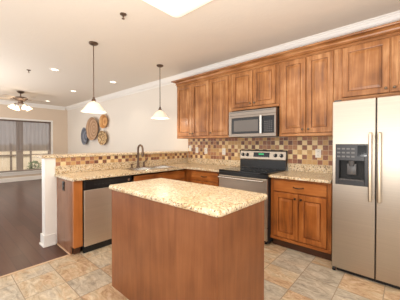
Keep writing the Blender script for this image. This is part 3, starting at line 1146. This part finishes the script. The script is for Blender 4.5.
def downlight(x, y, label):
    r = thing('recessed_light', label, 'lamp', (x, y, H), group='recessed downlights in the ceiling')
    bm = bmesh.new()
    lathe(bm, [(.062, -.0005), (.092, -.0005), (.09, -.006), (.062, -.008)], 28)
    link('trim_ring', bm, M['white'], r, 40)
    bm = bmesh.new()
    lathe(bm, [(0, -.004), (.0615, -.004), (.0615, -.0006), (0, -.0006)], 28)
    link('lens', bm, M['lens'], r, 40)
    lamp('downlight_glow', 'SPOT', (x, y, H - .02), 14, (1, .88, .72), spot_size=2.2, spot_blend=.8, shadow_soft_size=.07)


downlight(-1.75, -1.89, 'recessed downlight nearest the camera, left of the near pendant')
downlight(-3.45, -.94, 'small recessed downlight in the living room ceiling, above the wall baskets')
downlight(-5.68, -.94, 'farthest recessed downlight, just right of the ceiling fan')
downlight(-1.77, -.69, 'recessed downlight between the two pendant lamps')


def sprinkler(x, y, label):
    r = thing('fire_sprinkler', label, 'sprinkler', (x, y, H), group='ceiling sprinkler heads')
    bm = bmesh.new()
    lathe(bm, [(0, -.0005), (.036, -.0005), (.034, -.008), (.014, -.014), (0, -.014)], 22)
    link('escutcheon', bm, M['bronze'], r, 40)
    bm = bmesh.new()
    lathe(bm, [(0, -.0142), (.009, -.0142), (.009, -.03), (.005, -.034), (.005, -.05), (0, -.05)], 14)
    link('body', bm, M['bronze'], r, 40)
    bm = bmesh.new()
    lathe(bm, [(0, -.0502), (.016, -.0502), (.016, -.053), (0, -.053)], 18)
    link('deflector', bm, M['bronze'], r, 40)


sprinkler(.99, -2.03, 'dark sprinkler head on the kitchen ceiling, left of the big light')
sprinkler(-2.16, -2.217, 'tiny sprinkler head on the living room ceiling, right of the fan')

# ------------------------------------------------------------------ ceiling fan
fn = thing('ceiling_fan', 'bronze ceiling fan with four lit shades in the living room', 'fan', (-4.59, -1.88, H))
bm = bmesh.new()
lathe(bm, [(0, -.0005), (.085, -.0005), (.085, -.015), (.05, -.05), (.02, -.06), (0, -.06)], 26)
link('canopy', bm, M['bronze'], fn, 40)
link('downrod', tube(bmesh.new(), [(0, 0, -.055), (0, 0, -.15)], .013, 12), M['bronze'], fn, 50)
bm = bmesh.new()
lathe(bm, [(0, -.145), (.06, -.145), (.15, -.165), (.165, -.19), (.16, -.215), (.10, -.25), (.06, -.265), (.05, -.30), (.065, -.31), (.06, -.34), (0, -.345)], 32)
link('motor', bm, M['bronze'], fn, 40)
for i in range(5):
    a = i * 2 * PI / 5 + .35
    bm = bmesh.new()
    R3 = Matrix.Rotation(a, 4, 'Z')
    tmp = bmesh.new()
    box(tmp, .20, -.062, -.004, .54, .062, .004, bev=.003, seg=1)
    for v in tmp.verts:
        if v.co.x > .4:
            v.co.y *= 1.1
    bmesh.ops.transform(tmp, matrix=R3 @ Matrix.Translation((0, 0, -.205)) @ Matrix.Rotation(.2, 4, 'X'), verts=tmp.verts[:])
    merge(bm, tmp)
    bl = link('blade', bm, M['blade'], fn)
    bm = bmesh.new()
    tmp = bmesh.new()
    box(tmp, .15, -.018, -.006, .25, .018, .001, bev=.002, seg=1)
    bmesh.ops.transform(tmp, matrix=R3 @ Matrix.Translation((0, 0, -.212)) @ Matrix.Rotation(.2, 4, 'X'), verts=tmp.verts[:])
    merge(bm, tmp)
    link('bracket', bm, M['bronze'], bl)
for i in range(4):
    a = i * PI / 2 + .25
    dx, dy = math.cos(a), math.sin(a)
    am = link('light_arm', tube(bmesh.new(), [(.04 * dx, .04 * dy, -.325), (.12 * dx, .12 * dy, -.345), (.17 * dx, .17 * dy, -.385)], .01, 10), M['bronze'], fn, 50)
    bm = bmesh.new()
    lathe(bm, [(.02, 0), (.035, -.02), (.05, -.06), (.075, -.10), (.082, -.105), (.07, -.095), (.045, -.058), (.03, -.02), (.0, -.01)], 24)
    bmesh.ops.transform(bm, matrix=Matrix.Translation((.17 * dx, .17 * dy, -.38)) @ Matrix.Rotation(.5, 4, Vector((-dy, dx, 0)) * -1), verts=bm.verts[:])
    link('lamp_shade', bm, M['bulb'], am, 60)
lamp('fan_glow', 'POINT', (-4.59, -1.88, 2.1), 6, (1, .85, .66), shadow_soft_size=.15)

# ------------------------------------------------------------------ baskets on the back wall
def basket(name, label, cat, x, z, rx, rz_, depth, stops, scale, swirl=0):
    bm = bmesh.new()
    prof = [(0, .012), (.45, .013), (.75, .03), (.93, .065), (1.0, .10), (1.02, .104), (1.0, .108), (.91, .078), (.72, .045), (.42, .027), (0, .024)]
    prof = [(r_ * rx, h_ * depth / .10 if h_ > .03 else h_) for r_, h_ in prof]
    lathe(bm, prof, 40, (0, 0, 0), 'y', 1, rz_ / rx)
    bmesh.ops.translate(bm, verts=bm.verts[:], vec=(0, -.001, 0))
    o = link(name, bm, basket_mat(label.replace(' ', '_')[:40], (x, z), stops, scale, swirl), None, 60, (x, 0, z))
    return tag(o, label, cat, 'woven baskets on the back wall')


basket('wall_hung_basket', 'blue grey oval woven basket hung lowest left on the back wall', 'basket', -4.86, 1.545, .235, .29, .10,
       [(.2, srgb(96, 100, 112)), (.5, srgb(146, 150, 160)), (.75, srgb(112, 112, 122))], 9)
basket('wall_hung_basket', 'largest light brown woven basket on the back wall', 'basket', -4.27, 1.77, .42, .365, .10,
       [(.25, srgb(168, 130, 98)), (.5, srgb(186, 150, 118)), (.75, srgb(206, 174, 144))], 10)
basket('wall_hung_basket', 'small orange brown basket hung highest on the back wall', 'basket', -3.53, 1.96, .25, .205, .08,
       [(.25, srgb(176, 118, 66)), (.5, srgb(206, 150, 92)), (.75, srgb(220, 176, 120))], 8)
basket('wall_hung_basket', 'cream and brown star patterned basket on the back wall, below the orange one', 'basket', -3.56, 1.465, .265, .215, .10,
       [(.3, srgb(224, 196, 150)), (.48, srgb(214, 180, 130)), (.52, srgb(96, 64, 40)), (.62, srgb(206, 170, 122)), (.75, srgb(110, 76, 50))], 9, .35)
